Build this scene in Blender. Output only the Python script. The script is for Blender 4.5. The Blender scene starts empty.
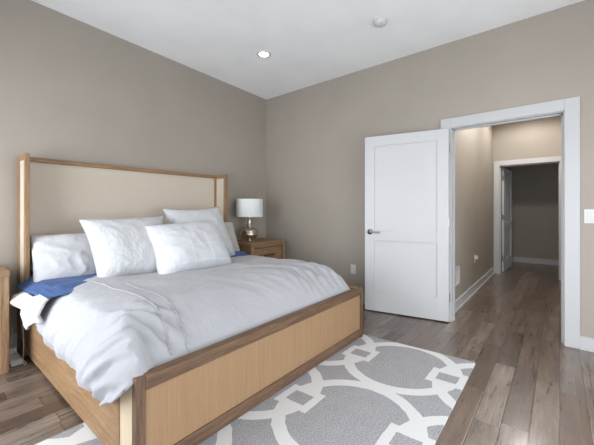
import bpy, bmesh, math, random
from mathutils import Vector, Matrix, noise
S = bpy.context.scene
COL = S.collection
R = math.radians
PI = math.pi

# ------------------------------------------------------------------ camera
FPX = 316.0
cd = bpy.data.cameras.new('camera')
cam = bpy.data.objects.new('camera', cd); COL.objects.link(cam)
cam.location = (-3.625, -3.645, 1.19)
cam.rotation_euler = (R(90), 0, R(-50.445))
cd.sensor_width = 36.0; cd.sensor_fit = 'HORIZONTAL'
cd.lens = 36.0 * FPX / 594.0
cd.shift_y = -(222.5 - 209.5) / 594.0
cd.clip_start = 0.05
S.camera = cam

# ------------------------------------------------------------------ world, light, exposure
w = bpy.data.worlds.new('world'); S.world = w; w.use_nodes = True
bg = w.node_tree.nodes['Background']
bg.inputs[0].default_value = (0.80, 0.90, 1.0, 1); bg.inputs[1].default_value = 1.5

def area(name, loc, rot, sx, sy, power, col=(1, 1, 1)):
    l = bpy.data.lights.new(name, 'AREA'); l.shape = 'RECTANGLE'; l.size = sx; l.size_y = sy
    l.energy = power; l.color = col
    o = bpy.data.objects.new(name, l); COL.objects.link(o); o.location = loc; o.rotation_euler = rot
    return o
# daylight coming in through the window openings
DAY = (0.88, 0.94, 1.0)
area('daylight_side', (-4.62, -1.15, 1.12), (0, R(-70), 0), 1.9, 1.6, 55, DAY).data.spread = R(160)
area('daylight_side_far', (-4.62, -3.90, 1.12), (0, R(-73), 0), 1.9, 1.6, 26, DAY).data.spread = R(120)
area('daylight_rear', (-2.30, -5.22, 1.12), (R(80), 0, 0), 2.6, 1.9, 60, DAY)
area('far_room_fill', (4.3, -5.2, 1.6), (R(90), 0, 0), 0.9, 1.2, 3, DAY)  # fill lamp added in the far room, which has no window
S.view_settings.view_transform = 'Standard'
S.view_settings.look = 'None'
S.view_settings.gamma = 1.0
S.view_settings.use_curve_mapping = False
S.view_settings.exposure = 0.25

# ------------------------------------------------------------------ material helpers
def srgb(r, g, b):
    def f(c):
        c /= 255.0
        return c / 12.92 if c <= 0.04045 else ((c + 0.055) / 1.055) ** 2.4
    return (f(r), f(g), f(b), 1.0)

class NT:
    def __init__(s, name, rough=0.5, metal=0.0, spec=0.5):
        s.m = bpy.data.materials.new(name); s.m.use_nodes = True
        s.t = s.m.node_tree; s.b = s.t.nodes['Principled BSDF']
        s.b.inputs['Roughness'].default_value = rough
        s.b.inputs['Metallic'].default_value = metal
        s.b.inputs['Specular IOR Level'].default_value = spec
    def n(s, typ, **kw):
        x = s.t.nodes.new(typ)
        for k, v in kw.items(): setattr(x, k, v)
        return x
    def link(s, a, b): s.t.links.new(a, b)
    def put(s, sock, v):
        if isinstance(v, (int, float)): sock.default_value = v
        elif isinstance(v, tuple): sock.default_value = v
        else: s.link(v, sock)
    def math(s, op, a, b=None, c=None):
        x = s.n('ShaderNodeMath', operation=op)
        s.put(x.inputs[0], a)
        if b is not None: s.put(x.inputs[1], b)
        if c is not None: s.put(x.inputs[2], c)
        return x.outputs[0]
    def coord(s, kind='Object'): return s.n('ShaderNodeTexCoord').outputs[kind]
    def mapping(s, vec, scale=(1, 1, 1), loc=(0, 0, 0), rot=(0, 0, 0)):
        x = s.n('ShaderNodeMapping'); s.link(vec, x.inputs['Vector'])
        x.inputs['Scale'].default_value = scale; x.inputs['Location'].default_value = loc
        x.inputs['Rotation'].default_value = rot
        return x.outputs[0]
    def noise(s, vec, scale, detail=3, rough=0.55, dist=0.0):
        x = s.n('ShaderNodeTexNoise'); s.put(x.inputs['Vector'], vec)
        x.inputs['Scale'].default_value = scale; x.inputs['Detail'].default_value = detail
        x.inputs['Roughness'].default_value = rough; x.inputs['Distortion'].default_value = dist
        return x.outputs['Fac']
    def ramp(s, fac, stops, interp='LINEAR'):
        x = s.n('ShaderNodeValToRGB'); s.link(fac, x.inputs[0]); cr = x.color_ramp; cr.interpolation = interp
        while len(cr.elements) < len(stops): cr.elements.new(0.5)
        for e, (p, c) in zip(cr.elements, stops): e.position = p; e.color = c
        return x.outputs[0]
    def mix(s, fac, a, b, mode='MIX'):
        x = s.n('ShaderNodeMix', data_type='RGBA', blend_type=mode)
        s.put(x.inputs[0], fac); s.put(x.inputs[6], a); s.put(x.inputs[7], b)
        return x.outputs[2]
    def color(s, v): s.put(s.b.inputs['Base Color'], v)
    def bump(s, h, strength=0.2, dist=0.01):
        x = s.n('ShaderNodeBump'); x.inputs['Strength'].default_value = strength
        x.inputs['Distance'].default_value = dist; s.link(h, x.inputs['Height'])
        s.link(x.outputs[0], s.b.inputs['Normal'])

def paint(name, col, rough=0.6, var=0.03, bump=0.03):
    t = NT(name, rough, spec=0.3); c = t.coord()
    f = t.noise(c, 2.0, 2)
    a = tuple(x * (1 - var) for x in col[:3]) + (1,); b = tuple(min(1, x * (1 + var)) for x in col[:3]) + (1,)
    t.color(t.ramp(f, [(0.3, a), (0.7, b)]))
    if bump: t.bump(t.noise(c, 220, 2), bump, 0.002)
    return t.m

def wood(name, dark, mid, light, axis='X', rough=0.5, sc=1.0):
    t = NT(name, rough, spec=0.35); c = t.coord()
    st = {'X': (1.2, 16, 16), 'Y': (16, 1.2, 16), 'Z': (16, 16, 1.2)}[axis]
    v = t.mapping(c, tuple(q * sc for q in st))
    f = t.noise(v, 2.2, 5, 0.6, 0.6)
    fine = t.noise(t.mapping(c, tuple(q * 5 * sc for q in st)), 3.0, 3, 0.6)
    base = t.ramp(f, [(0.28, dark), (0.5, mid), (0.74, light)])
    t.color(t.mix(0.35, base, t.ramp(fine, [(0.3, dark), (0.7, light)]), 'MIX'))
    t.bump(fine, 0.15, 0.002)
    return t.m

def fabric(name, col, rough=0.9, weave=900, bump=0.12, var=0.05, wr=0.0):
    t = NT(name, rough, spec=0.15); c = t.coord()
    f = t.noise(c, 30, 3)
    a = tuple(x * (1 - var) for x in col[:3]) + (1,); b = tuple(min(1, x * (1 + var)) for x in col[:3]) + (1,)
    t.color(t.ramp(f, [(0.3, a), (0.7, b)]))
    h = t.noise(c, weave, 1)
    if wr:
        h2 = t.noise(t.mapping(c, (9, 4, 6)), 3.0, 4, 0.55, 0.8)
        h = t.math('ADD', t.math('MULTIPLY', h, 0.15), t.math('MULTIPLY', h2, wr))
        t.bump(h, 0.55, 0.03)
    else: t.bump(h, bump, 0.002)
    t.b.inputs['Sheen Weight'].default_value = 0.15
    return t.m

M = {}
SEED = 184.0            # board layout: pale boards stand in for light at left, dark in hall
M['wall'] = paint('wall_paint', srgb(162, 153, 142), 0.62)
M['ceiling'] = paint('ceiling_paint', srgb(246, 246, 246), 0.75)
M['trim'] = paint('trim_paint', srgb(189, 188, 188), 0.35, 0.01, 0.0)
M['door'] = paint('door_paint', srgb(196, 195, 195), 0.38, 0.01, 0.0)
M['plastic'] = paint('white_plastic', srgb(210, 210, 209), 0.35, 0.01, 0.0)
OAK = (srgb(104, 78, 54), srgb(142, 110, 78), srgb(172, 139, 104))
OAKD = (srgb(70, 52, 40), srgb(102, 78, 59), srgb(134, 105, 81))  # darker copy of the oak, shade of the foot face in its colour
for ax in 'XYZ':
    M['oak' + ax] = wood('weathered_oak_' + ax, *OAK, axis=ax)
    M['oakd' + ax] = wood('shaded_oak_' + ax, *OAKD, axis=ax)
M['nightX'] = wood('nightstand_oak_long', srgb(98, 74, 54), srgb(142, 110, 80), srgb(172, 138, 104), 'X')
M['nightZ'] = wood('nightstand_oak_upright', srgb(104, 80, 58), srgb(150, 118, 88), srgb(182, 148, 114), 'Z')
M['metal'] = NT('brushed_nickel', 0.3, 1.0).m; M['metal'].node_tree.nodes['Principled BSDF'].inputs['Base Color'].default_value = srgb(170, 168, 165)
M['bronze'] = NT('dark_bronze', 0.4, 0.9).m; M['bronze'].node_tree.nodes['Principled BSDF'].inputs['Base Color'].default_value = srgb(62, 52, 46)
M['linen'] = fabric('headboard_linen', srgb(200, 188, 172), 0.9, 500, 0.15, 0.015)
M['duvet'] = fabric('duvet_cotton', srgb(178, 177, 181), 0.9, 700, wr=0.45, var=0.02)
M['sheet'] = fabric('white_sheet', srgb(218, 217, 215), 0.9, 700, wr=0.5, var=0.01)
M['blue'] = fabric('blue_sheet', srgb(50, 82, 136), 0.85, 700, wr=0.4, var=0.06)
M['greyfab'] = fabric('greige_linen', srgb(178, 171, 164), 0.9, 500, 0.2)
M['mattress'] = fabric('mattress_ticking', srgb(225, 225, 226), 0.9)
M['cord'] = paint('cord_vinyl', srgb(225, 222, 215), 0.5, 0.01, 0.0)

def m_cane():
    t = NT('woven_cane', 0.65, spec=0.3); c = t.coord()
    sx = t.n('ShaderNodeSeparateXYZ'); t.link(c, sx.inputs[0])
    a = t.math('SINE', t.math('MULTIPLY', t.math('ADD', sx.outputs[0], sx.outputs[1]), 2 * PI / 0.011))
    b = t.math('SINE', t.math('MULTIPLY', sx.outputs[2], 2 * PI / 0.007))
    h = t.math('ADD', t.math('MULTIPLY', a, 0.6), t.math('MULTIPLY', b, 0.4))
    streak = t.noise(t.mapping(c, (150, 150, 2.5)), 1.2, 3)
    blot = t.noise(c, 9, 3)
    col = t.ramp(streak, [(0.25, srgb(146, 114, 84)), (0.5, srgb(156, 124, 93)), (0.75, srgb(166, 134, 102))])
    col = t.mix(t.math('MULTIPLY', blot, 0.3), col, srgb(140, 110, 80))
    col = t.mix(t.math('MULTIPLY_ADD', h, 0.1, 0.1), col, srgb(182, 152, 116))
    t.color(col); t.bump(h, 0.35, 0.002)
    return t.m
M['cane'] = m_cane()
def m_cane_pale():
    t = NT('pale_woven_cane', 0.65, spec=0.3); c = t.coord()
    streak = t.noise(t.mapping(c, (55, 55, 1.5)), 1.6, 3)
    t.color(t.ramp(streak, [(0.25, srgb(184, 166, 138)), (0.75, srgb(202, 185, 158))])); t.bump(streak, 0.3, 0.002)
    return t.m
M['canepale'] = m_cane_pale()

def m_floor():
    t = NT('hand_scraped_planks', 0.32, spec=0.6); c = t.coord()
    s = t.n('ShaderNodeSeparateXYZ'); t.link(c, s.inputs[0]); X, Y = s.outputs[0], s.outputs[1]
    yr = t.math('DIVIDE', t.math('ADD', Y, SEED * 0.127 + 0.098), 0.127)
    row = t.math('FLOOR', yr); fy = t.math('FRACT', yr)
    wn = t.n('ShaderNodeTexWhiteNoise', noise_dimensions='1D'); t.link(row, wn.inputs['W'])
    xr = t.math('ADD', t.math('DIVIDE', X, 0.85), t.math('MULTIPLY', wn.outputs['Value'], 9.0))
    colu = t.math('FLOOR', xr); fx = t.math('FRACT', xr)
    cb = t.n('ShaderNodeCombineXYZ'); t.link(row, cb.inputs[0]); t.link(colu, cb.inputs[1])
    wn2 = t.n('ShaderNodeTexWhiteNoise', noise_dimensions='2D'); t.link(cb.outputs[0], wn2.inputs['Vector'])
    idv = wn2.outputs['Value']
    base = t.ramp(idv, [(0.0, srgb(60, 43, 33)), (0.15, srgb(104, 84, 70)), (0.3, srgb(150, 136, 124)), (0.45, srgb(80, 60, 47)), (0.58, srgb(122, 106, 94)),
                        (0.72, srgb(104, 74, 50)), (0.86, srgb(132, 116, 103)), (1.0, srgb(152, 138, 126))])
    off = t.n('ShaderNodeVectorMath', operation='ADD'); t.link(c, off.inputs[0])
    sc = t.n('ShaderNodeVectorMath', operation='SCALE'); t.link(wn2.outputs['Color'], sc.inputs[0]); sc.inputs['Scale'].default_value = 7
    t.link(sc.outputs[0], off.inputs[1])
    grain = t.noise(t.mapping(off.outputs[0], (1.6, 17, 1)), 2.2, 5, 0.62, 0.7)
    fine = t.noise(t.mapping(off.outputs[0], (8, 120, 1)), 2.0, 3, 0.6)
    blot = t.noise(t.mapping(off.outputs[0], (1.3, 9.0, 1)), 1.5, 3, 0.5, 0.4)
    col = t.mix(0.7, base, t.ramp(grain, [(0.3, srgb(66, 60, 58)), (0.5, srgb(134, 132, 130)), (0.7, srgb(194, 192, 190))]), 'OVERLAY')
    mr = t.n('ShaderNodeMapRange'); mr.inputs['From Min'].default_value = 0.5; mr.inputs['From Max'].default_value = 0.72; mr.inputs['To Max'].default_value = 0.75; t.link(blot, mr.inputs['Value'])
    col = t.mix(mr.outputs[0], col, srgb(64, 48, 39))
    col = t.mix(0.16, col, t.ramp(fine, [(0.3, srgb(80, 64, 54)), (0.7, srgb(160, 144, 132))]))
    ey = t.math('MULTIPLY', t.math('MINIMUM', fy, t.math('SUBTRACT', 1.0, fy)), 0.127)
    ex = t.math('MULTIPLY', t.math('MINIMUM', fx, t.math('SUBTRACT', 1.0, fx)), 0.85)
    e = t.math('MINIMUM', ex, ey)
    gap = t.math('LESS_THAN', e, 0.0022)
    t.color(t.mix(t.math('MULTIPLY', gap, 0.85), col, srgb(48, 38, 34)))
    h = t.math('ADD', t.math('MULTIPLY', grain, 0.5), t.math('MULTIPLY', t.math('MINIMUM', e, 0.006), 120.0))
    t.bump(h, 0.22, 0.004)
    t.put(t.b.inputs['Roughness'], t.math('MULTIPLY_ADD', grain, 0.3, 0.16))
    t.b.inputs['Coat Weight'].default_value = 0.45; t.b.inputs['Coat Roughness'].default_value = 0.16
    return t.m
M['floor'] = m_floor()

def m_rug():
    t = NT('trellis_rug_pile', 0.95, spec=0.1)
    uv = t.n('ShaderNodeUVMap', uv_map='UVMap').outputs[0]
    s = t.n('ShaderNodeSeparateXYZ'); t.link(uv, s.inputs[0]); U, V = s.outputs[0], s.outputs[1]
    wob = t.noise(uv, 14, 2); wob = t.math('MULTIPLY_ADD', wob, 0.014, -0.007)
    PX, PY = 0.795, 0.65
    def fold(v, c, p):
        q = t.math('ADD', t.math('DIVIDE', t.math('SUBTRACT', v, c), p), 20.5)
        return t.math('MULTIPLY', t.math('SUBTRACT', t.math('FRACT', q), 0.5), p)
    uu = fold(t.math('ADD', U, wob), 0.375, PX)
    vc = fold(t.math('ADD', V, wob), 0.435, PY)
    vs = fold(t.math('ADD', V, wob), 0.11, PY)
    def ring(a, b):
        d = t.math('SQRT', t.math('ADD', t.math('MULTIPLY', a, a), t.math('MULTIPLY', b, b)))
        return t.math('LESS_THAN', t.math('ABSOLUTE', t.math('SUBTRACT', d, 0.375)), 0.038)
    r1 = ring(uu, vc)
    r2 = ring(uu, t.math('SUBTRACT', PY, t.math('ABSOLUTE', vc)))
    def box(a, b, ha, hb):
        return t.math('MULTIPLY', t.math('LESS_THAN', t.math('ABSOLUTE', a), ha), t.math('LESS_THAN', t.math('ABSOLUTE', b), hb))
    so = box(uu, vs, 0.108, 0.118); si = box(uu, vs, 0.055, 0.066)
    # small joins where neighbouring ovals meet
    u2 = t.math('SUBTRACT', PX / 2, t.math('ABSOLUTE', uu))
    jn = box(u2, vc, 0.034, 0.10)
    lines = t.math('MAXIMUM', t.math('MAXIMUM', r1, r2), jn)
    lines = t.math('MAXIMUM', t.math('MULTIPLY', lines, t.math('SUBTRACT', 1.0, so)), t.math('SUBTRACT', so, si))
    pile = t.noise(uv, 120, 3, 0.8); soft = t.noise(uv, 11, 3)
    g = t.mix(soft, srgb(136, 135, 138), srgb(166, 165, 168)); g = t.mix(0.55, g, t.ramp(pile, [(0.35, srgb(98, 97, 100)), (0.65, srgb(196, 195, 197))]))
    wcol = t.mix(pile, srgb(198, 197, 196), srgb(218, 217, 216))
    t.color(t.mix(lines, g, wcol))
    t.bump(t.math('ADD', t.math('MULTIPLY', pile, 0.6), t.math('MULTIPLY', lines, 0.7)), 0.5, 0.006)
    return t.m
M['rug'] = m_rug()

def m_matelasse():
    t = NT('matelasse_cotton', 0.92, spec=0.12); c = t.n('ShaderNodeUVMap', uv_map='UVMap').outputs[0]
    h = t.noise(t.mapping(c, (26, 11, 1)), 1.0, 3, 0.6, 1.2)
    t.color(srgb(198, 198, 200)); t.bump(h, 0.6, 0.014); return t.m
M['matelasse'] = m_matelasse()
def m_windowpane():
    t = NT('windowpane_cotton', 0.92, spec=0.12); uv = t.n('ShaderNodeUVMap', uv_map='UVMap').outputs[0]
    s = t.n('ShaderNodeSeparateXYZ'); t.link(uv, s.inputs[0])
    def ln(v, n):
        f = t.math('FRACT', t.math('MULTIPLY', v, n))
        return t.math('LESS_THAN', t.math('ABSOLUTE', t.math('SUBTRACT', f, 0.5)), 0.03)
    L = t.math('MAXIMUM', ln(s.outputs[0], 4.0), ln(s.outputs[1], 3.5))
    t.color(t.mix(L, srgb(204, 204, 208), srgb(213, 213, 216)))
    t.bump(t.math('ADD', t.math('MULTIPLY', L, 0.6), t.noise(t.mapping(uv, (6, 4, 1)), 1.5, 4)), 0.4, 0.01); return t.m
M['windowpane'] = m_windowpane()
def m_sham():
    t = NT('wrinkled_sham_cotton', 0.92, spec=0.12); uv = t.n('ShaderNodeUVMap', uv_map='UVMap').outputs[0]
    h = t.noise(t.mapping(uv, (7, 3.5, 1), rot=(0, 0, 0.5)), 1.2, 5, 0.55, 1.4)
    t.color(srgb(194, 193, 195)); t.bump(h, 0.25, 0.02); return t.m
M['sham'] = m_sham()
def m_mercury():
    t = NT('mercury_glass', 0.18, 1.0); c = t.coord()
    f = t.noise(c, 38, 4, 0.65)
    t.color(t.ramp(f, [(0.3, srgb(150, 132, 114)), (0.5, srgb(206, 194, 180)), (0.72, srgb(232, 226, 218))]))
    t.put(t.b.inputs['Roughness'], t.math('MULTIPLY_ADD', f, 0.5, 0.10)); t.bump(f, 0.15, 0.003); return t.m
M['mercury'] = m_mercury()
def m_shade():
    t = NT('lamp_shade_linen', 0.9, spec=0.1); c = t.coord()
    t.color(srgb(226, 228, 226)); t.bump(t.noise(t.mapping(c, (1, 1, 6)), 160, 2), 0.12, 0.002)
    return t.m
M['shade'] = m_shade()
def m_glass():
    t = NT('window_glass', 0.0); t.b.inputs['Transmission Weight'].default_value = 1.0
    t.b.inputs['IOR'].default_value = 1.02; t.color((1, 1, 1, 1)); return t.m
M['glass'] = m_glass()
def m_emit(name, col, st):
    t = NT(name); t.b.inputs['Emission Color'].default_value = col; t.b.inputs['Emission Strength'].default_value = st
    t.color(col); return t.m
M['led'] = m_emit('downlight_lens', (1.0, 0.96, 0.9, 1), 14.0)

# ------------------------------------------------------------------ geometry helpers
MW = {}      # world matrix of every object built (identity by default)
def B(): return bmesh.new()
def box(bm, x0, x1, y0, y1, z0, z1, bev=0.0, seg=2):
    m = Matrix.Translation(((x0 + x1) / 2, (y0 + y1) / 2, (z0 + z1) / 2)) @ Matrix.Diagonal((abs(x1 - x0), abs(y1 - y0), abs(z1 - z0), 1))
    r = bmesh.ops.create_cube(bm, size=1.0, matrix=m)
    if bev:
        es = {e for v in r['verts'] for e in v.link_edges}
        bmesh.ops.bevel(bm, geom=list(es), offset=bev, segments=seg, affect='EDGES', profile=0.5)
    return bm
def prism(bm, pts, d):
    """polygon pts (3D) extruded along vector d"""
    vs = [bm.verts.new(p) for p in pts]; f = bm.faces.new(vs)
    r = bmesh.ops.extrude_face_region(bm, geom=[f])
    bmesh.ops.translate(bm, verts=[g for g in r['geom'] if isinstance(g, bmesh.types.BMVert)], vec=d)
    bmesh.ops.recalc_face_normals(bm, faces=bm.faces[:])
    return bm
def lathe(bm, prof, cx=0, cy=0, seg=40):
    rings = []
    for r, z in prof:
        if r < 1e-5: rings.append([bm.verts.new((cx, cy, z))])
        else: rings.append([bm.verts.new((cx + r * math.cos(2 * PI * k / seg), cy + r * math.sin(2 * PI * k / seg), z)) for k in range(seg)])
    for a, b in zip(rings, rings[1:]):
        for k in range(seg):
            k2 = (k + 1) % seg
            if len(a) == 1 and len(b) == 1: continue
            if len(a) == 1: bm.faces.new((a[0], b[k2], b[k]))
            elif len(b) == 1: bm.faces.new((a[k], a[k2], b[0]))
            else: bm.faces.new((a[k], a[k2], b[k2], b[k]))
    bmesh.ops.recalc_face_normals(bm, faces=bm.faces[:])
    return bm
def tube(bm, pts, r, seg=8):
    pts = [Vector(p) for p in pts]; rings = []
    for i, p in enumerate(pts):
        t = (pts[min(i + 1, len(pts) - 1)] - pts[max(i - 1, 0)]).normalized()
        a = t.cross(Vector((0, 0, 1)))
        if a.length < 1e-3: a = t.cross(Vector((1, 0, 0)))
        a.normalize(); b = t.cross(a)
        rings.append([bm.verts.new(p + r * (math.cos(2 * PI * k / seg) * a + math.sin(2 * PI * k / seg) * b)) for k in range(seg)])
    for a, b in zip(rings, rings[1:]):
        for k in range(seg): bm.faces.new((a[k], a[(k + 1) % seg], b[(k + 1) % seg], b[k]))
    bm.faces.new(rings[0]); bm.faces.new(rings[-1])
    bmesh.ops.recalc_face_normals(bm, faces=bm.faces[:])
    return bm
def smooth_curve(pts, n=8):
    pts = [Vector(p) for p in pts]; out = []
    for i in range(len(pts) - 1):
        p0, p1, p2, p3 = pts[max(i - 1, 0)], pts[i], pts[i + 1], pts[min(i + 2, len(pts) - 1)]
        for k in range(n):
            t = k / n
            out.append(0.5 * ((2 * p1) + (p2 - p0) * t + (2 * p0 - 5 * p1 + 4 * p2 - p3) * t * t + (3 * p1 - p0 - 3 * p2 + p3) * t ** 3))
    out.append(pts[-1]); return out

def obj(name, bm, mat, parent=None, smooth=False, local=False):
    me = bpy.data.meshes.new(name)
    if parent is not None and not local: bm.transform(MW[parent].inverted())
    bm.to_mesh(me); bm.free()
    if mat: me.materials.append(mat)
    if smooth:
        for p in me.polygons: p.use_smooth = True
    o = bpy.data.objects.new(name, me); COL.objects.link(o)
    if parent is not None: o.parent = parent; MW[o] = MW[parent].copy()
    else: MW[o] = Matrix.Identity(4)
    return o
def tag(o, label, cat, group=None, kind=None):
    o['label'] = label; o['category'] = cat
    if group: o['group'] = group
    if kind: o['kind'] = kind
    return o
def thing(name, loc, label, cat, rotz=0.0, group=None, kind=None):
    o = bpy.data.objects.new(name, None); COL.objects.link(o)
    o.empty_display_size = 0.1
    o.location = loc; o.rotation_euler = (0, 0, rotz)
    MW[o] = Matrix.Translation(loc) @ Matrix.Rotation(rotz, 4, 'Z')
    return tag(o, label, cat, group, kind)
def struct(name, bm, mat, label=None, parent=None, smooth=False):
    o = obj(name, bm, mat, parent, smooth)
    if parent is None:
        o['kind'] = 'structure'
        if label: o['label'] = label
    return o
def centre_origin(o):
    """put a top-level mesh's origin at the middle of its base"""
    vs = [v.co for v in o.data.vertices]
    c = Vector(((min(v.x for v in vs) + max(v.x for v in vs)) / 2, (min(v.y for v in vs) + max(v.y for v in vs)) / 2, min(v.z for v in vs)))
    o.data.transform(Matrix.Translation(-c)); o.location = c; MW[o] = Matrix.Translation(c)
    return o
def copy_tree(o, loc):
    r = o.copy(); COL.objects.link(r); r.location = loc; MW[r] = Matrix.Translation(loc)
    def kids(src, dst):
        for ch in [q for q in bpy.data.objects if q.parent == src]:
            c = ch.copy(); COL.objects.link(c); c.parent = dst; kids(ch, c)
    kids(o, r)
    return r

# ------------------------------------------------------------------ room shell
XN, YR = -4.70, -5.30          # window wall and rear wall
XF = 5.10                      # far wall of the room past the hall
def ceil_z(x): return 2.968 - 0.0335 * x
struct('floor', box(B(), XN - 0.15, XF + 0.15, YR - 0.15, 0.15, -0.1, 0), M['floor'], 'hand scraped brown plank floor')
# bedroom ceiling rises gently away from the door wall
bm = B(); prism(bm, [(0.12, 0.15, ceil_z(0.12)), (XN - .15, 0.15, ceil_z(XN - .15)), (XN - .15, 0.15, ceil_z(XN - .15) + .15), (0.12, 0.15, ceil_z(0.12) + .15)], (0, YR - 0.30, 0))
struct('ceiling', bm, M['ceiling'], 'smooth white bedroom ceiling')
struct('ceiling_hall', box(B(), 0.12, XF + .15, YR - .15, 0.15, 2.90, 3.05), M['ceiling'], 'white ceiling of the hall')
# headboard wall
bm = B(); prism(bm, [(XN - .15, 0, 0), (0.12, 0, 0), (0.12, 0, ceil_z(.12)), (XN - .15, 0, ceil_z(XN - .15))], (0, 0.15, 0))
struct('wall_left', bm, M['wall'], 'taupe wall behind the bed')
# door wall
DY0, DY1, DZ = -3.70, -2.76, 2.065
bm = B()
box(bm, 0, 0.12, DY1, 0, 0, 2.966); box(bm, 0, 0.12, YR, DY0, 0, 2.966); box(bm, 0, 0.12, DY0, DY1, DZ, 2.966)
struct('wall_right', bm, M['wall'], 'taupe wall with the open white door')
# window wall (left of the camera), two openings
def wall_openings(bm, fixed0, fixed1, a0, a1, z1, ops, axis):
    def bb(p, q, r, s):
        if axis == 'y': box(bm, fixed0, fixed1, p, q, r, s)
        else: box(bm, p, q, fixed0, fixed1, r, s)
    cur = a0
    for (p, q, r, s) in ops:
        bb(cur, p, 0, z1); bb(p, q, 0, r); bb(p, q, s, z1); cur = q
    bb(cur, a1, 0, z1)
    return bm
ZW = ceil_z(XN) - .001
struct('wall_near', wall_openings(B(), XN - .15, XN, YR, 0, ZW, [(-4.70, -3.10, 0.10, 2.15), (-1.95, -0.35, 0.10, 2.15)], 'y'), M['wall'], 'taupe wall with two windows')
ZR = 2.967
struct('wall_rear', wall_openings(B(), YR - .15, YR, XN - .15, 0.12, ZR, [(-3.60, -1.0, 0.10, 2.15)], 'x'), M['wall'], 'taupe wall with a wide window')
def window(n, axis, a0, a1, z0, z1, pos):
    t = thing('window_%d' % n, ((pos - .08, (a0 + a1) / 2, z0) if axis == 'y' else ((a0 + a1) / 2, pos - .08, z0)), 'white framed bedroom window', 'window', kind='structure')
    def bb(bm, p, q, r, s, d0, d1):
        if axis == 'y': box(bm, pos + d0, pos + d1, p, q, r, s)
        else: box(bm, p, q, pos + d0, pos + d1, r, s)
    f = B(); W = .06
    bb(f, a0, a0 + W, z0, z1, -.12, -.05); bb(f, a1 - W, a1, z0, z1, -.12, -.05)
    bb(f, a0, a1, z0, z0 + W, -.12, -.05); bb(f, a0, a1, z1 - W, z1, -.12, -.05)
    bb(f, a0, a1, (z0 + z1) / 2 - .025, (z0 + z1) / 2 + .025, -.115, -.055)
    obj('frame', f, M['trim'], t)
    g = B(); bb(g, a0 + W, a1 - W, z0 + W, z1 - W, -.09, -.084); obj('pane', g, M['glass'], t)
    c = B(); k = .09
    bb(c, a0 - k, a0, z0 - k, z1 + k, 0.001, .02); bb(c, a1, a1 + k, z0 - k, z1 + k, 0.001, .02)
    bb(c, a0, a1, z1, z1 + k, 0.001, .02); bb(c, a0, a1, z0 - k, z0, 0.001, .03)
    obj('casing', c, M['trim'], t)
window(1, 'y', -1.95, -0.35, 0.10, 2.15, XN)
window(2, 'y', -4.70, -3.10, 0.10, 2.15, XN)
window(3, 'x', -3.60, -1.0, 0.10, 2.15, YR)
# hall and the room past it
HL, HR, HE = -2.706, -3.80, 3.28
struct('wall_hall_left', box(B(), 0.12, HE, HL, HL + .1, 0, 2.9), M['wall'], 'taupe left wall of the hall')
struct('wall_hall_right', box(B(), 0.12, HE, HR - .1, HR, 0, 2.9), M['wall'], 'taupe right wall of the hall')
EY0, EY1, EZ = -3.685, -2.795, 2.01
bm = B(); box(bm, HE, HE + .12, EY1, -1.0, 0, 2.9); box(bm, HE, HE + .12, YR, EY0, 0, 2.9); box(bm, HE, HE + .12, EY0, EY1, EZ, 2.9)
struct('wall_hall_end', bm, M['wall'], 'taupe wall with a doorway at the end of the hall')
struct('wall_far', box(B(), XF, XF + .12, YR, -1.0, 0, 2.9), M['wall'], 'dim taupe wall of the far room')
struct('wall_far_left', box(B(), HE + .12, XF, -1.1, -1.0, 0, 2.9), M['wall'], 'side wall of the far room')
struct('wall_far_right', box(B(), HE + .12, XF, YR - .1, YR, 0, 2.9), M['wall'], 'side wall of the far room')

# baseboards
def bboard(name, runs, label):
    bm = B()
    for (x0, x1, y0, y1, sx, sy) in runs:      # sx, sy: direction of the room side
        box(bm, x0, x1, y0, y1, 0, 0.112, 0.004)
        q = .014
        if sy: box(bm, x0, x1, (y0 - q if sy < 0 else y1), (y0 if sy < 0 else y1 + q), 0, 0.016, 0.004)
        else: box(bm, (x0 - q if sx < 0 else x1), (x0 if sx < 0 else x1 + q), y0, y1, 0, 0.016, 0.004)
    return struct(name, bm, M['trim'], label)
bboard('baseboard_left', [(XN, -.001, -.016, 0, 0, -1)], 'white baseboard under the headboard wall')
bboard('baseboard_right', [(-.016, 0, -2.655, -.031, -1, 0), (-.016, 0, YR, -3.786, -1, 0)], 'white baseboard along the door wall')
bboard('baseboard_hall', [(0.15, HE - .025, HL - .016, HL, 0, -1)], 'white baseboard along the hall')
bboard('baseboard_far', [(XF - .016, XF, YR + .01, -1.11, -1, 0)], 'white baseboard of the far room')

# door frames: casing on both faces of the wall and jamb lining
def door_frame(name, x0, x1, y0, y1, z, cw, label, both=True):
    bm = B(); j = .02
    box(bm, x0 - .001, x1 + .001, y0, y0 + j, 0, z, .002); box(bm, x0 - .001, x1 + .001, y1 - j, y1, 0, z, .002)
    box(bm, x0 - .001, x1 + .001, y0, y1, z - j, z, .002)
    xm = (x0 + x1) / 2                      # door stop
    box(bm, xm - .006, xm + .02, y0 + j, y0 + j + .012, 0, z - j); box(bm, xm - .006, xm + .02, y1 - j - .012, y1 - j, 0, z - j)
    box(bm, xm - .006, xm + .02, y0 + j, y1 - j, z - j - .012, z - j)
    for (a, b) in ([(x0 - .02, x0)] + ([(x1, x1 + .02)] if both else [])):
        iy0, iy1, iz = y0 + .012, y1 - .012, z - .012
        box(bm, a, b, iy0 - cw, iy0, 0, iz + cw, .003); box(bm, a, b, iy1, iy1 + cw, 0, iz + cw, .003)
        box(bm, a, b, iy0, iy1, iz, iz + cw, .003)
    return struct(name, bm, M['trim'], label)
door_frame('trim_1', 0, 0.12, DY0, DY1, DZ, 0.102, 'white casing around the bedroom doorway', False)
door_frame('trim_2', HE, HE + .12, EY0, EY1, EZ, 0.088, 'white casing around the doorway at the end of the hall')

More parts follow.
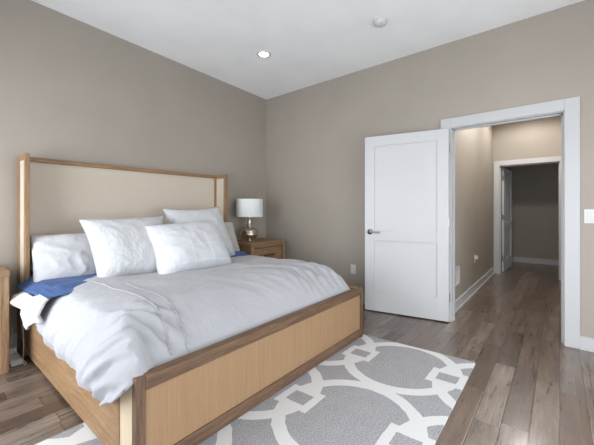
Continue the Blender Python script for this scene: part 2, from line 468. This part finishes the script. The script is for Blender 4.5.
# ------------------------------------------------------------------ door leaves (local frame: hinge line at origin, leaf along +X, faces at y 0..-T)
def door_leaf(name, hinge, rotz, width, height, label, lever_side):
    t = thing(name, hinge, label, 'door', rotz, kind='structure')
    T = .035; z0 = .012
    bm = B(); s = .115
    box(bm, .002, s, -T, 0, z0, height, .002); box(bm, width - s, width, -T, 0, z0, height, .002)
    box(bm, s - .001, width - s + .001, -T, 0, z0, .25, .002)
    box(bm, s - .001, width - s + .001, -T, 0, .83, .95, .002)
    box(bm, s - .001, width - s + .001, -T, 0, height - .115, height, .002)
    box(bm, s - .001, width - s + .001, -T + .011, -.011, .24, .84); box(bm, s - .001, width - s + .001, -T + .011, -.011, .94, height - .11)
    bm.transform(MW[t]); obj('leaf', bm, M['door'], t)
    for sgn, yf in ((1, 0.0), (-1, -T)):
        h = B(); hx = width - .065; hz = .93
        m = Matrix.Translation((hx, yf + sgn * .005, hz)) @ Matrix.Rotation(R(90), 4, 'X')
        bmesh.ops.create_cone(h, cap_ends=True, segments=28, radius1=.031, radius2=.031, depth=.01, matrix=m)
        tube(h, smooth_curve([(hx, yf + sgn * .008, hz), (hx, yf + sgn * .045, hz), (hx - .02, yf + sgn * .055, hz), (hx - .07, yf + sgn * .055, hz), (hx - .125, yf + sgn * .052, hz - .002)], 5), .0095, 10)
        h.transform(MW[t]); obj('lever_handle', h, M['metal'], t, True)
    for hz in (.26, 1.05, height - .2):
        h = B(); bmesh.ops.create_cone(h, cap_ends=True, segments=14, radius1=.007, radius2=.007, depth=.1, matrix=Matrix.Translation((-.004, lever_side * .004 + (-T if lever_side < 0 else 0), hz)))
        box(h, -.0005, .002, -T + .003, -.003, hz - .045, hz + .045)
        h.transform(MW[t]); obj('hinge', h, M['metal'], t)
    return t
# bedroom door folded back almost flat against the wall
hx, hy = -0.062, -2.765; ex_, ey_ = -0.236, -1.885
door_leaf('door_1', (hx, hy, 0), math.atan2(ey_ - hy, ex_ - hx), math.hypot(ex_ - hx, ey_ - hy), 2.04, 'white two panel door folded open against the bedroom wall', -1)
door_leaf('door_2', (3.47, -2.822, 0), R(-3.5), 0.84, 1.985, 'white door standing open at the far end of the hall', -1)

# ------------------------------------------------------------------ rug
def make_rug():
    bm = B(); uvl = bm.loops.layers.uv.new('UVMap')
    NU, NV = 61, 38; LU, LV = 2.44, 1.52; rows = []
    def wp(u, v, z): return Vector((-0.871 - u - 0.062 * v, -3.156 + v - 0.008 * u + 0.012 * u * v / 1.5, z))
    top = [[bm.verts.new(wp(LU * i / NU, LV * j / NV, .013)) for j in range(NV + 1)] for i in range(NU + 1)]
    def face(vs, uvs):
        f = bm.faces.new(vs)
        for l, q in zip(f.loops, uvs): l[uvl].uv = q
    for i in range(NU):
        for j in range(NV):
            q = [(i, j), (i, j + 1), (i + 1, j + 1), (i + 1, j)]
            face([top[a][b] for a, b in q], [(LU * a / NU, LV * b / NV) for a, b in q])
    ring = [(i, 0) for i in range(NU)] + [(NU, j) for j in range(NV)] + [(i, NV) for i in range(NU, 0, -1)] + [(0, j) for j in range(NV, 0, -1)]
    low = {}
    for a, b in ring: low[(a, b)] = bm.verts.new(wp(LU * a / NU, LV * b / NV, .0005))
    for k, a in enumerate(ring):
        b = ring[(k + 1) % len(ring)]
        u = [(LU * p / NU, LV * q / NV) for p, q in (a, b, b, a)]
        face([top[a[0]][a[1]], top[b[0]][b[1]], low[b], low[a]], u)
    bmesh.ops.recalc_face_normals(bm, faces=bm.faces[:])
    return centre_origin(obj('area_rug', bm, M['rug']))
tag(make_rug(), 'grey area rug with white oval trellis pattern lying under the foot of the bed', 'rug')

# ------------------------------------------------------------------ bed
bed = thing('bed', (-2.018, -1.15, 0), 'oak framed king bed with linen wingback headboard and woven cane footboard', 'bed', R(0.7))
HW = 1.027                                     # half width
YF = -2.265 + 1.15; YH = -.025 + 1.15          # local foot / head planes
ZT = 1.65
def bobj(name, bm, mat, sm=False): return obj(name, bm, mat, bed, sm, True)
ph = YH - .045                                  # front of the head panel
bobj('headboard_panel', box(B(), -HW + .03, HW - .03, YH - .04, YH, .12, ZT - .035, .004), M['linen'])
bobj('headboard_rail', box(B(), -HW + .028, HW - .028, YH - .055, YH + .003, ZT - .042, ZT, .004), M['oakX'])
bobj('headboard_lower_rail', box(B(), -HW + .03, HW - .03, YH - .05, YH + .002, .05, .2, .004), M['oakX'])
for s in (-1, 1):
    xo, xi = s * HW, s * (HW - .032); a, b = min(xo, xi), max(xo, xi); yf = YF + 2.265 - .305
    bobj('wing_post', box(B(), a, b, yf, yf + .045, 0.001, ZT, .004), M['oakZ'])
    bobj('wing_post', box(B(), a, b, YH - .085, YH, 0.001, ZT - .001, .004), M['oakZ'])
    bobj('wing_rail', box(B(), a + .001, b - .001, yf + .04, YH - .08, ZT - .05, ZT, .004), M['oakY'])
    bobj('wing_panel', box(B(), a + .005, b - .005, yf + .043, YH - .083, .10, ZT - .048, .002), M['linen'])
    # side rail
    xs = s * (HW - .006); xe = s * (HW - .036)
    bobj('side_rail', box(B(), min(xs, xe), max(xs, xe), YF + .19, yf + .01, .022, .43, .005), M['oakY'])
FT = .468
# footboard
for s in (-1, 1):
    xo, xi = s * HW, s * (HW - .042); a, b = min(xo, xi), max(xo, xi)
    bobj('footboard_post', box(B(), a, b, YF, YF + .045, .0135, FT, .005), M['oakdZ'])
    bobj('footboard_side_post', box(B(), a, b, YF + .172, YF + .205, .0135, FT - .004, .004), M['oakZ'])
    c, d = min(xo - s * .004, xi), max(xo - s * .004, xi)
    bobj('footboard_side_panel', box(B(), c + .001, d - .001, YF + .047, YF + .172, .04, FT - .03, .002), M['canepale'])
    bobj('footboard_side_rail', box(B(), a + .001, b - .001, YF + .044, YF + .172, FT - .032, FT - .002, .004), M['oakY'])
bobj('footboard_rail', box(B(), -HW + .041, HW - .041, YF + .001, YF + .06, FT - .06, FT, .006), M['oakdX'])
bobj('footboard_rail', box(B(), -HW + .041, HW - .041, YF + .001, YF + .05, .045, .095, .005), M['oakdX'])
bobj('footboard_plinth', box(B(), -HW + .04, HW - .04, YF + .012, YF + .045, .016, .047, .003), M['oakdX'])
bobj('footboard_panel', box(B(), -HW + .04, HW - .04, YF + .012, YF + .04, .09, FT - .055), M['cane'])
bobj('slat_platform', box(B(), -HW + .04, HW - .04, YF + .06, YH - .06, .24, .28), M['oakX'])

# mattress
o = obj('mattress', box(B(), -2.95, -1.08, -2.0, -.115, .281, .56, .07, 4), M['mattress'], None, True)
tag(centre_origin(o), 'thick white mattress lying in the oak bed frame under the bedding', 'mattress')

# ------------------------------------------------------------------ cloth helpers
def interp(tab, x):
    if x <= tab[0][0]: return tab[0][1]
    for (a, va), (b, vb) in zip(tab, tab[1:]):
        if x <= b: return va + (vb - va) * (x - a) / (b - a)
    return tab[-1][1]
def sst(a, b, x):
    t = max(0.0, min(1.0, (x - a) / (b - a))); return t * t * (3 - 2 * t)
def nz(x, y, z=0.0): return noise.noise((x, y, z))
def ridge(x, y, z=0.0): return (1 - abs(nz(x, y, z))) ** 3
def grid_mesh(fn, nu, nv, thick=0.0, edge=None):
    bm = B(); g = [[bm.verts.new(fn(i / nu, j / nv)) for j in range(nv + 1)] for i in range(nu + 1)]
    for i in range(nu):
        for j in range(nv): bm.faces.new((g[i][j], g[i + 1][j], g[i + 1][j + 1], g[i][j + 1]))
    bm.normal_update()
    if thick:                                  # second skin below the first, closed along the border
        sg = -1.0 if g[nu // 2][nv // 2].normal.z >= 0 else 1.0
        if abs(g[nu // 2][nv // 2].normal.z) < .3: sg = 1.0 if g[nu // 2][nv // 2].normal.x < 0 else -1.0
        h = [[bm.verts.new(q.co + q.normal * thick * sg) for q in row] for row in g]
        for i in range(nu):
            for j in range(nv): bm.faces.new((h[i][j], h[i][j + 1], h[i + 1][j + 1], h[i + 1][j]))
        rim = [(i, 0) for i in range(nu)] + [(nu, j) for j in range(nv)] + [(i, nv) for i in range(nu, 0, -1)] + [(0, j) for j in range(nv, 0, -1)]
        for k, (a, b) in enumerate(rim):
            c, d = rim[(k + 1) % len(rim)]
            bm.faces.new((g[a][b], h[a][b], h[c][d], g[c][d]))
    bmesh.ops.recalc_face_normals(bm, faces=bm.faces[:])
    return bm

# ------------------------------------------------------------------ duvet
HEM = [(-2.36, .55), (-2.30, .50), (-2.25, .44), (-2.20, .385), (-2.12, .35), (-2.04, .31), (-1.9, .285), (-1.6, .29), (-1.35, .295), (-1.03, .30), (-.82, .355), (-.70, .40), (-.5, .45)]
HEADY = [(-3.06, -1.0), (-2.93, -.98), (-2.75, -.80), (-2.57, -.64), (-2.3, -.56), (-1.5, -.60), (-1.3, -.76), (-1.02, -.86), (-.9, -.86)]
def top_z(x, y):
    z = .650 - .022 * math.exp(-((x + 1.95) / .6) ** 4 - ((y + .9) / .28) ** 4) + .012 * nz(x * 2.1, y * 2.1, 3.0) + .006 * nz(x * 6, y * 5, 8)
    # roll down over the foot; the left corner is bunched up and holds its height longer
    k = sst(-2.88, -3.0, x)
    y0 = -1.70 - .28 * k; y1 = -2.214 - .045 * k
    t = max(0.0, min(1.0, (y - y0) / (y1 - y0)))
    z -= (.232 - .07 * k) * (t ** 2.3)
    # right shoulder
    t = max(0.0, (x + 1.13) / .15); z -= .09 * min(1, t) ** 2
    return z
def wrinkles(x, y):
    # dying out where the cloth is tucked behind the footboard
    fade = 1 - sst(-2.02, -2.18, y) * .8
    z = fade * (.007 * ridge(x * 2.2 + y * 1.2, y * 2.6 - x, 4.0) + .003 * ridge(x * 6.1 - y * 3.0, y * 7.0 + x * 2, 14.0) + .0018 * ridge(x * 15 + y * 9, y * 13 - x * 5, 24.0))
    fr = sst(-1.70, -2.0, y) * sst(-1.9, -1.25, x)          # gathers at the right foot corner
    z += fade * fr * .014 * math.sin((x * 1.0 - y * .25) * 70 + 3 * nz(x * 4, y * 3, 2))
    fm = sst(-1.0, -1.5, y) * sst(-2.5, -1.5, x)              # long creases running to the foot
    z += fade * fm * .018 * (1 - abs(nz(x * 5.0 + y * 1.6, y * 1.1, 9.0))) ** 6
    cl = math.exp(-((x + 2.88) / .13) ** 2 - ((y + 2.0) / .17) ** 2)   # crumpled left corner
    z += cl * (.026 + .032 * math.sin((x * 1.0 + y * .7) * 46 + 4 * nz(x * 5, y * 5, 6)))
    return z
def duvet(u, v):
    # u: left hem (0) .. left shoulder (.28) .. top .. right shoulder (.9) .. right hem (1); v: head 0 .. foot 1
    drape = .26
    if u < drape:
        s = u / drape                        # 0 hem, 1 shoulder
        yh = -.63 - (1.02 - .63) * s ** 1.2
        yf = -2.262 + .01 * s
        y = yh + (yf - yh) * v
        zs = top_z(-2.98, y) - .03
        hz = interp(HEM, y)
        hz = min(hz + .012 * nz(y * 9, 1.5), zs - .004)
        z = hz + (zs - hz) * s
        belly = math.sin(PI * (s ** .8)) * .03 * sst(-2.32, -1.9, y)
        x = -3.062 - belly + .085 * s ** 2.6
        # hanging folds running diagonally down the side
        amp = .012 * (1 - s) + .006
        ph_ = y * 1.0 + z * .9
        x -= amp * 1.5 * nz(ph_ * 7, z * 1.6, 5.0) + .006 * ridge(ph_ * 16, z * 3, 2.0) + .004 * ridge(ph_ * 34, z * 9 - y * 4, 12.0)
        # bunched corner near the foot: several loose folds
        c = math.exp(-((y + 2.10) / .16) ** 2) * (1 - .4 * s)
        x -= c * (.03 + .026 * math.sin((y * 1.1 + z * 1.5) * 40 + 3 * nz(y * 6, z * 6, 1)))
        return Vector((x, y, z))
    if u < .9:
        s = (u - drape) / (.9 - drape)
        x = -2.977 + s * (-.985 + 2.977)
    else: x = -.985
    yh = interp(HEADY, x)
    yf = -2.252 + .022 * s if u < .9 else -2.20
    if x > -2.9 and u < .9: yf = -2.212 - .035 * sst(-2.75, -2.95, x)
    y = yh + (yf - yh) * v
    z = top_z(x, y)
    if u < drape + .08: z -= .03 * (1 - (u - drape) / .08) ** 2
    if u >= .9:
        q = (u - .9) / .1; z = z - q * .30; x = -.985 + .035 * math.sin(q * PI * .5) + .012 * nz(y * 9, z * 2)
        return Vector((x, y, z))
    z += wrinkles(x, y)
    if v < .03: z -= .010 * (1 - v / .03) ** 2
    return Vector((x, y, z))
dv = obj('duvet', grid_mesh(duvet, 170, 130, .014), M['duvet'], None, True)
tag(dv, 'pale grey rumpled duvet spread over the bed and hanging down its left side', 'duvet')
MW[dv] = Matrix.Identity(4)
# stitched ruffle lines on the duvet
def on_top(x, y): return Vector((x, y, top_z(x, y) + wrinkles(x, y) + .005))
for pts in ([(-2.79, -.98), (-2.775, -1.2), (-2.772, -1.45), (-2.76, -1.70), (-2.765, -1.9), (-2.79, -2.06), (-2.82, -2.18)],
            [(-2.66, -1.28), (-2.664, -1.5), (-2.668, -1.72), (-2.67, -1.92), (-2.70, -2.06), (-2.73, -2.19)]):
    c3 = [on_top(p.x, p.y) for p in smooth_curve([Vector((q[0], q[1], 0)) for q in pts], 14)]
    c3 = [p + Vector((.005 * math.sin(i * 1.9), 0, .002 * math.sin(i * 2.7))) for i, p in enumerate(c3)]
    obj('stitched_ruffle', tube(B(), c3, .0048, 6), M['duvet'], dv, True)

# ------------------------------------------------------------------ blue sheet folded back and white sheet hanging below it
def blue(u, v):
    # u left..right, v head..foot
    y = -.28 - v * .86
    if u < .16:
        s = u / .16                           # overhang on the left
        z = .635 - .055 * (1 - s) ** 1.4 * (1.1 - .5 * v)
        x = -3.115 + .03 * v * (1 - s) + .12 * s
        y = -.40 + (y + .40) * (1 - .25 * (1 - s)) - .03 * (1 - s)
        z += .010 * nz(y * 9, s * 3, 1) + .006 * math.sin(y * 20 + s * 3) * (1 - s)
        return Vector((x, y, z))
    s = (u - .16) / .84
    x = -2.995 + s * 2.03
    z = .630 - .030 * math.exp(-((x + 1.95) / .6) ** 4 - ((y + .9) / .28) ** 4) + .008 * nz(x * 5, y * 7, 2) + .006 * ridge(x * 3 + y * 5, y * 3, 1)
    z += .03 * math.exp(-((y + .93) / .07) ** 2) * sst(-2.5, -2.9, x)      # soft fold next to the duvet
    z -= .035 * sst(.55, 1.0, v) * sst(-2.9, -2.6, x)
    z += .045 * sst(-1.5, -1.2, x) * math.exp(-((y + .62) / .12) ** 2)     # soft heap beside the right hand pillows
    if x > -1.06: z -= .07 * ((x + 1.06) / .095) ** 2
    return Vector((x, y, z))
o = obj('blue_sheet', grid_mesh(blue, 110, 60, .008), M['blue'], None, True)
tag(o, 'royal blue sheet folded back below the pillows at the head of the bed', 'sheet')
def white(u, v):
    a = -.48 - v * .60                        # along the bed
    s = u
    # hangs from under the blue sheet, bunched, lower towards the head end
    zt = .570 + .042 * sst(.45, .75, v); zb = .50 - .05 * abs(v - .3) - .13 * math.exp(-abs(v - .58) / .16)
    z = zt + (zb - zt) * s
    x = -3.07 - .11 * math.sin(PI * min(1, s * .66 + .06)) * (1 - .55 * v) + (.012 * math.sin(v * 17 + s * 2) + .008 * math.sin(v * 37 + 3 * nz(v * 5, s * 3))) * s
    y = a + .12 * s * (1 - v) * 0 + .02 * nz(v * 6, s * 4)
    return Vector((x, y, z))
o = obj('white_sheet', grid_mesh(white, 30, 50, .02), M['sheet'], None, True)
tag(o, 'white sheet bunched and hanging out beside the headboard under the blue sheet', 'sheet')

# ------------------------------------------------------------------ pillows
CAMP = Vector((-3.625, -3.645, 1.19)); AA = math.atan2(261, 316)
def px(u, v, y):
    """the point at world depth y whose picture position is (u, v)"""
    r = (u - 297) / FPX
    d = Vector((r * math.sin(AA) + math.cos(AA), -r * math.cos(AA) + math.sin(AA), (209.5 - v) / FPX))
    return CAMP + d * ((y - CAMP.y) / d.y)
def pillow(name, TL, TR, BL, BR, T, mat, label, group, bow=.05, seed=0, horn=.0, wr=.006, flange=.0):
    TL, TR, BL, BR = map(Vector, (TL, TR, BL, BR))
    nrm = ((TR - TL) + (BR - BL)).cross((TL - BL) + (TR - BR)).normalized()
    if nrm.dot(CAMP - TL) < 0: nrm = -nrm
    N = 44; bm = B(); uvl = bm.loops.layers.uv.new('UVMap')
    def P(u, v):      # u,v in -1..1
        uu = u * (1 - bow * (1 - v * v) ** 1.0 * abs(u) ** 3)
        vv = v * (1 - bow * 1.2 * (1 - u * u) ** 1.0 * abs(v) ** 3)
        a, b = (uu + 1) / 2, (vv + 1) / 2
        return BL * (1 - a) * (1 - b) + BR * a * (1 - b) + TL * (1 - a) * b + TR * a * b
    def H(u, v):
        f = 1 - flange
        a, b = min(1, abs(u) / f), min(1, abs(v) / f)
        return (max(0, 1 - a ** 2.6) * max(0, 1 - b ** 2.6)) ** .46 * (1 - .22 * v)
    def V(i, j, side):
        u, v = -1 + 2 * i / N, -1 + 2 * j / N
        h = H(u, v)
        w_ = wr * nz(u * 3 + seed, v * 3, seed) + wr * .8 * ridge(u * 3.2 + seed, v * 2.4 + u, seed + 4) * (1 if h > 0 else 0)
        edge = .004 * nz(u * 5 + seed, v * 5, 9)
        rim = max(abs(u), abs(v)) ** 6                     # puckers along the seams, wavy outline, rounded corners
        w_ += .006 * rim * math.sin((u - v) * 26 + 4 * nz(u * 4, v * 4, seed + 2))
        cr = .035 * (u * u * v * v) ** 4 * (1 if v < 0 else .3)
        p = P(u * (1 - cr + .016 * nz(v * 3.1, seed, 2) * rim), v * (1 - cr + .022 * nz(u * 3.1, seed, 5) * rim)) + nrm * (side * (T * .5 * h * (1 if side > 0 else .8) + w_ * h) + edge + (.0015 * side if 0 < i < N and 0 < j < N else 0))
        return p
    front = [[bm.verts.new(V(i, j, 1)) for j in range(N + 1)] for i in range(N + 1)]
    back = [[(front[i][j] if i in (0, N) or j in (0, N) else bm.verts.new(V(i, j, -1))) for j in range(N + 1)] for i in range(N + 1)]
    for g, fl in ((front, False), (back, True)):
        for i in range(N):
            for j in range(N):
                q = [(i, j), (i + 1, j), (i + 1, j + 1), (i, j + 1)]
                if fl: q = q[::-1]
                f = bm.faces.new([g[a][b] for a, b in q])
                for l, (a, b) in zip(f.loops, q): l[uvl].uv = (a / N, b / N)
    bmesh.ops.recalc_face_normals(bm, faces=bm.faces[:])
    o = obj(name, bm, mat, None, True)
    return tag(centre_origin(o), label, 'pillow', group)
PG = 'pillows at the head of the bed'
TL, TR = px(30, 238, -.17), px(118, 231, -.17)
pillow('pillow', TL + Vector((0.0, .075, -.03)), TR + Vector((0, .075, -.03)), TL + Vector((.0, -.03, -.31)), TR + Vector((0, -.03, -.31)), .10, M['sheet'],
       'white pillow hidden behind the wrinkled sham at the left of the headboard', PG, seed=2)
pillow('pillow_sham', px(29, 236, -.22), px(117, 231, -.24), px(33, 286, -.50), px(118, 279, -.50), .17, M['sham'],
       'wrinkled pale grey sham against the headboard at the left post, above the blue sheet', PG, bow=.03, seed=11, wr=.012)
TR, BR = px(233, 222, -.33), px(241, 253, -.47)
pillow('pillow_sham', (TR.x - .84, -.17, TR.z + .01), TR, (BR.x - .84, -.36, BR.z + .01), BR, .15, M['greyfab'],
       'greige sham mostly hidden at the right end of the headboard beside the lamp', PG, bow=.03, seed=21, wr=.008)
pillow('throw_pillow', px(78, 219, -.50), px(164, 215, -.50), px(98, 286, -.88), px(172, 279, -.86), .30, M['matelasse'],
       'large square white textured pillow standing left of the middle of the bed', PG, bow=.09, seed=31, wr=.010, flange=.03)
pillow('throw_pillow', px(162, 208, -.40), px(219, 206, -.47), px(182, 266, -.67), px(238, 260, -.68), .26, M['matelasse'],
       'square white pillow standing at the right behind the windowpane pillow', PG, bow=.09, seed=41, wr=.010, flange=.03)
pillow('throw_pillow', px(144, 226, -.72), px(214, 220, -.70), px(160, 283, -1.08), px(234, 271, -1.05), .31, M['windowpane'],
       'frontmost white pillow with stitched windowpane lines leaning on the square pillows', PG, bow=.06, seed=51, wr=.012, flange=.01)

# ------------------------------------------------------------------ nightstands
NW, ND, NH = .67, .52, .745
def nightstand(loc, label):
    t = thing('nightstand', loc, label, 'nightstand', group='oak nightstands beside the bed')
    x0, x1, y0, y1 = loc[0] - NW / 2, loc[0] + NW / 2, loc[1] - ND / 2, loc[1] + ND / 2
    obj('top', box(B(), x0, x1, y0, y1, NH - .045, NH, .005), M['nightX'], t)
    for (a, b) in ((x0 + .004, x0 + .054), (x1 - .054, x1 - .004)):
        for (c, d) in ((y0 + .004, y0 + .054), (y1 - .054, y1 - .004)):
            obj('leg', box(B(), a, b, c, d, .001, NH - .044, .004), M['nightZ'], t)
        obj('side_panel', box(B(), a + .015, b - .015, y0 + .05, y1 - .05, .10, NH - .044), M['nightZ'], t)
    obj('back_panel', box(B(), x0 + .05, x1 - .05, y1 - .03, y1 - .015, .10, NH - .044), M['nightX'], t)
    obj('shelf', box(B(), x0 + .05, x1 - .05, y0 + .02, y1 - .03, .10, .135, .003), M['nightX'], t)
    obj('rail', box(B(), x0 + .053, x1 - .053, y0 + .012, y0 + .045, NH - .075, NH - .044, .003), M['nightX'], t)
    for (za, zb) in ((.42, NH - .083), (.145, .405)):
        d = obj('drawer', box(B(), x0 + .062, x1 - .062, y0 + .016, y1 - .05, za, zb, .004), M['nightX'], t)
        h = B(); zc = (za + zb) / 2 + .02; xc = loc[0]
        box(h, xc - .11, xc + .11, y0 - .012, y0 - .002, zc - .006, zc + .006, .003)
        for s in (-1, 1): box(h, xc + s * .09 - .006, xc + s * .09 + .006, y0 - .004, y0 + .017, zc - .005, zc + .005)
        obj('bar_handle', h, M['bronze'], d)
    return t
nsR = nightstand((-.485, -.035 - ND / 2, 0), 'oak nightstand with a dark bar handle under the table lamp in the corner')
nsL = copy_tree(nsR, (-3.18 - NW / 2, -.05 - ND / 2, 0)); nsL['label'] = 'oak nightstand at the left edge beside the hanging blue and white sheets'

# ------------------------------------------------------------------ lamp
LX, LY = -.58, -.25; Z0 = NH
lamp = thing('table_lamp', (LX, LY, Z0), 'mercury glass table lamp with a white drum shade on the corner nightstand', 'lamp')
obj('lamp_foot', lathe(B(), [(0, Z0 + .001), (.052, Z0 + .001), (.054, Z0 + .008), (.046, Z0 + .016), (.040, Z0 + .03), (.042, Z0 + .04), (0, Z0 + .04)], LX, LY), M['mercury'], lamp, True)
def zz(q): return Z0 + q
obj('lamp_body', lathe(B(), [(0, zz(.02)), (.040, zz(.021)), (.082, zz(.036)), (.112, zz(.060)), (.126, zz(.090)), (.126, zz(.110)), (.119, zz(.116)), (.126, zz(.122)), (.116, zz(.148)), (.086, zz(.172)), (.05, zz(.186)), (.036, zz(.193)), (0, zz(.193))], LX, LY), M['mercury'], lamp, True)
obj('lamp_neck', lathe(B(), [(0, zz(.19)), (.036, zz(.19)), (.033, zz(.21)), (.038, zz(.215)), (.032, zz(.222)), (.032, zz(.325)), (.038, zz(.335)), (.032, zz(.345)), (.014, zz(.352)), (.012, zz(.44)), (0, zz(.44))], LX, LY), M['mercury'], lamp, True)
SH0, SH1 = 1.085, 1.338
obj('lamp_shade', lathe(B(), [(.180, SH0), (.190, SH0), (.190, SH0 + .008), (.189, SH1 - .008), (.189, SH1), (.180, SH1), (.180, SH0)], LX, LY, 64), M['shade'], lamp, True)
sp = B()
for k in range(3):
    a = k * 2 * PI / 3 + .4; tube(sp, [(LX, LY, SH0 + .05), (LX + .182 * math.cos(a), LY + .182 * math.sin(a), SH0 + .05)], .0025, 6)
obj('shade_spider', sp, M['metal'], lamp)
obj('bulb', lathe(B(), [(0, zz(.435)), (.014, zz(.44)), (.03, zz(.48)), (.03, zz(.5)), (.018, zz(.525)), (0, zz(.53))], LX, LY, 20), M['plastic'], lamp, True)

# ------------------------------------------------------------------ ceiling fixtures
def on_ceiling(name, x, y, label, cat):
    t = thing(name, (x, y, ceil_z(x)), label, cat)
    return t, ceil_z(x)
for LX2, LY2, lab in ((-1.03, -1.0, 'lit round recessed light in the ceiling above the bed, nearest the corner'), (-3.1, -1.0, 'round recessed light in the ceiling above the left nightstand, added out of view for warmth'),
                      (-1.03, -3.7, 'round recessed light in the ceiling in front of the bedroom doorway, added out of view for warmth'), (-3.1, -3.7, 'round recessed light in the ceiling over the middle of the bedroom, added out of view for warmth')):  # all but the first are unseen, added to warm the upper walls
    t, z = on_ceiling('recessed_light', LX2, LY2, lab, 'ceiling light')
    obj('trim_ring', lathe(B(), [(.055, z - .006), (.078, z - .008), (.084, z - .003), (.084, z + .004), (.055, z + .004), (.055, z - .006)], LX2, LY2, 40), M['plastic'], t, True)
    obj('lens', lathe(B(), [(0, z - .005), (.056, z - .005), (.056, z - .001), (0, z - .001)], LX2, LY2, 40), M['led'], t)
    l = bpy.data.lights.new('downlight', 'SPOT'); l.energy = 5 if LX2 > -2 and LY2 > -2 else 11; l.spot_size = R(150); l.spot_blend = .9; l.color = (1, .88, .74); l.shadow_soft_size = .05
    lo = bpy.data.objects.new('downlight', l); COL.objects.link(lo); lo.location = (LX2, LY2, z - .02)
t, z = on_ceiling('smoke_detector', -.79, -2.335, 'white dome smoke detector on the ceiling near the door', 'smoke detector')
obj('base', lathe(B(), [(0, z + .004), (.068, z + .004), (.07, z - .010), (.066, z - .014), (0, z - .014)], -.79, -2.335, 40), M['plastic'], t, True)
obj('cap', lathe(B(), [(.058, z - .012), (.058, z - .024), (.05, z - .036), (.03, z - .043), (0, z - .045)], -.79, -2.335, 40), M['plastic'], t, True)
# hall downlights out of view; the nearer one is added to brighten the wall
for HX, HY, hw, pw in ((2.6, -3.25, 'before the far doorway', 62), (1.1, -3.25, 'just past the bedroom doorway, added to brighten the hall', 102)):
    t = thing('recessed_light', (HX, HY, 2.9), 'round recessed light in the hall ceiling ' + hw, 'ceiling light')
    obj('trim_ring', lathe(B(), [(.055, 2.894), (.078, 2.892), (.084, 2.897), (.084, 2.904), (.055, 2.904), (.055, 2.894)], HX, HY, 40), M['plastic'], t, True)
    obj('lens', lathe(B(), [(0, 2.895), (.056, 2.895), (.056, 2.899), (0, 2.899)], HX, HY, 40), M['led'], t)
    l = bpy.data.lights.new('hall_downlight', 'SPOT'); l.energy = pw; l.spot_size = R(174); l.spot_blend = .4; l.color = (1, .97, .93); l.shadow_soft_size = .16
    lo = bpy.data.objects.new('hall_downlight', l); COL.objects.link(lo); lo.location = (HX, HY, 2.88)

# ------------------------------------------------------------------ wall plates
def plate(bm, axis, pos, a, z, wid, hei, d):
    """thin plate on a wall; axis 'x': wall plane x=pos facing -x ; axis 'y': plane y=pos facing -y"""
    if axis == 'x': return box(bm, pos - d, pos - .0005, a - wid / 2, a + wid / 2, z - hei / 2, z + hei / 2, .002)
    return box(bm, a - wid / 2, a + wid / 2, pos - d, pos - .0005, z - hei / 2, z + hei / 2, .002)
t = thing('outlet', (0, -1.60, .36), 'white outlet plate low on the wall beyond the foot of the bed', 'outlet')
obj('cover_plate', plate(B(), 'x', 0, -1.60, .418, .074, .118, .006), M['plastic'], t)
for dz in (-.022, .022): obj('socket', plate(B(), 'x', -.006, -1.60, .418 + dz, .034, .028, .003), M['plastic'], t)
t = thing('light_switch', (0, -3.875, 1.07), 'white double rocker switch beside the bedroom doorway', 'switch')
obj('cover_plate', plate(B(), 'x', 0, -3.875, 1.133, .118, .118, .006), M['plastic'], t)
for dy in (-.023, .023): obj('rocker', plate(B(), 'x', -.006, -3.875 + dy, 1.133, .033, .066, .004), M['plastic'], t)
t = thing('outlet', (1.6, HL, .42), 'small white outlet plate with a plug in it on the hall wall', 'outlet')
obj('cover_plate', plate(B(), 'y', HL, 1.6, .47, .074, .118, .006), M['plastic'], t)
obj('plug', plate(B(), 'y', HL - .006, 1.6, .49, .045, .05, .035), M['plastic'], t)
t = thing('access_panel', (.52, HL, .25), 'small white framed panel low on the hall wall near the door hinge', 'wall panel')
f = B()
for (a, b, c, d) in ((.40, .42, .28, .50), (.62, .64, .28, .50), (.40, .64, .28, .30), (.40, .64, .48, .50)): box(f, a, b, HL - .012, HL - .0005, c, d, .002)
obj('frame', f, M['trim'], t)
obj('cover', box(B(), .419, .621, HL - .006, HL - .0006, .299, .481), M['plastic'], t)

# ------------------------------------------------------------------ power strip and cords in the gap beside the bed
t = thing('power_strip', (-3.125, -.36, 0), 'white power strip with a cord on the floor between nightstand and bed', 'power strip')
obj('housing', box(B(), -3.158, -3.095, -.47, -.20, .001, .045, .006), M['plastic'], t)
obj('adapter', box(B(), -3.15, -3.10, -.30, -.24, .045, .085, .005), M['plastic'], t)
obj('cord', tube(B(), smooth_curve([(-3.125, -.21, .03), (-3.12, -.12, .02), (-3.10, -.06, .05), (-3.09, -.03, .18)], 6), .004, 6), M['cord'], t, True)
o = obj('lamp_cord', tube(B(), smooth_curve([(-3.075, -.33, .40), (-3.075, -.36, .25), (-3.074, -.38, .10), (-3.085, -.42, .02), (-3.09, -.50, .006), (-3.075, -.47, .006), (-3.10, -.40, .03), (-3.12, -.30, .088)], 8), .0032, 6), M['cord'], None, True)
tag(centre_origin(o), 'thin white cord looping down beside the bed post to the floor', 'cord')
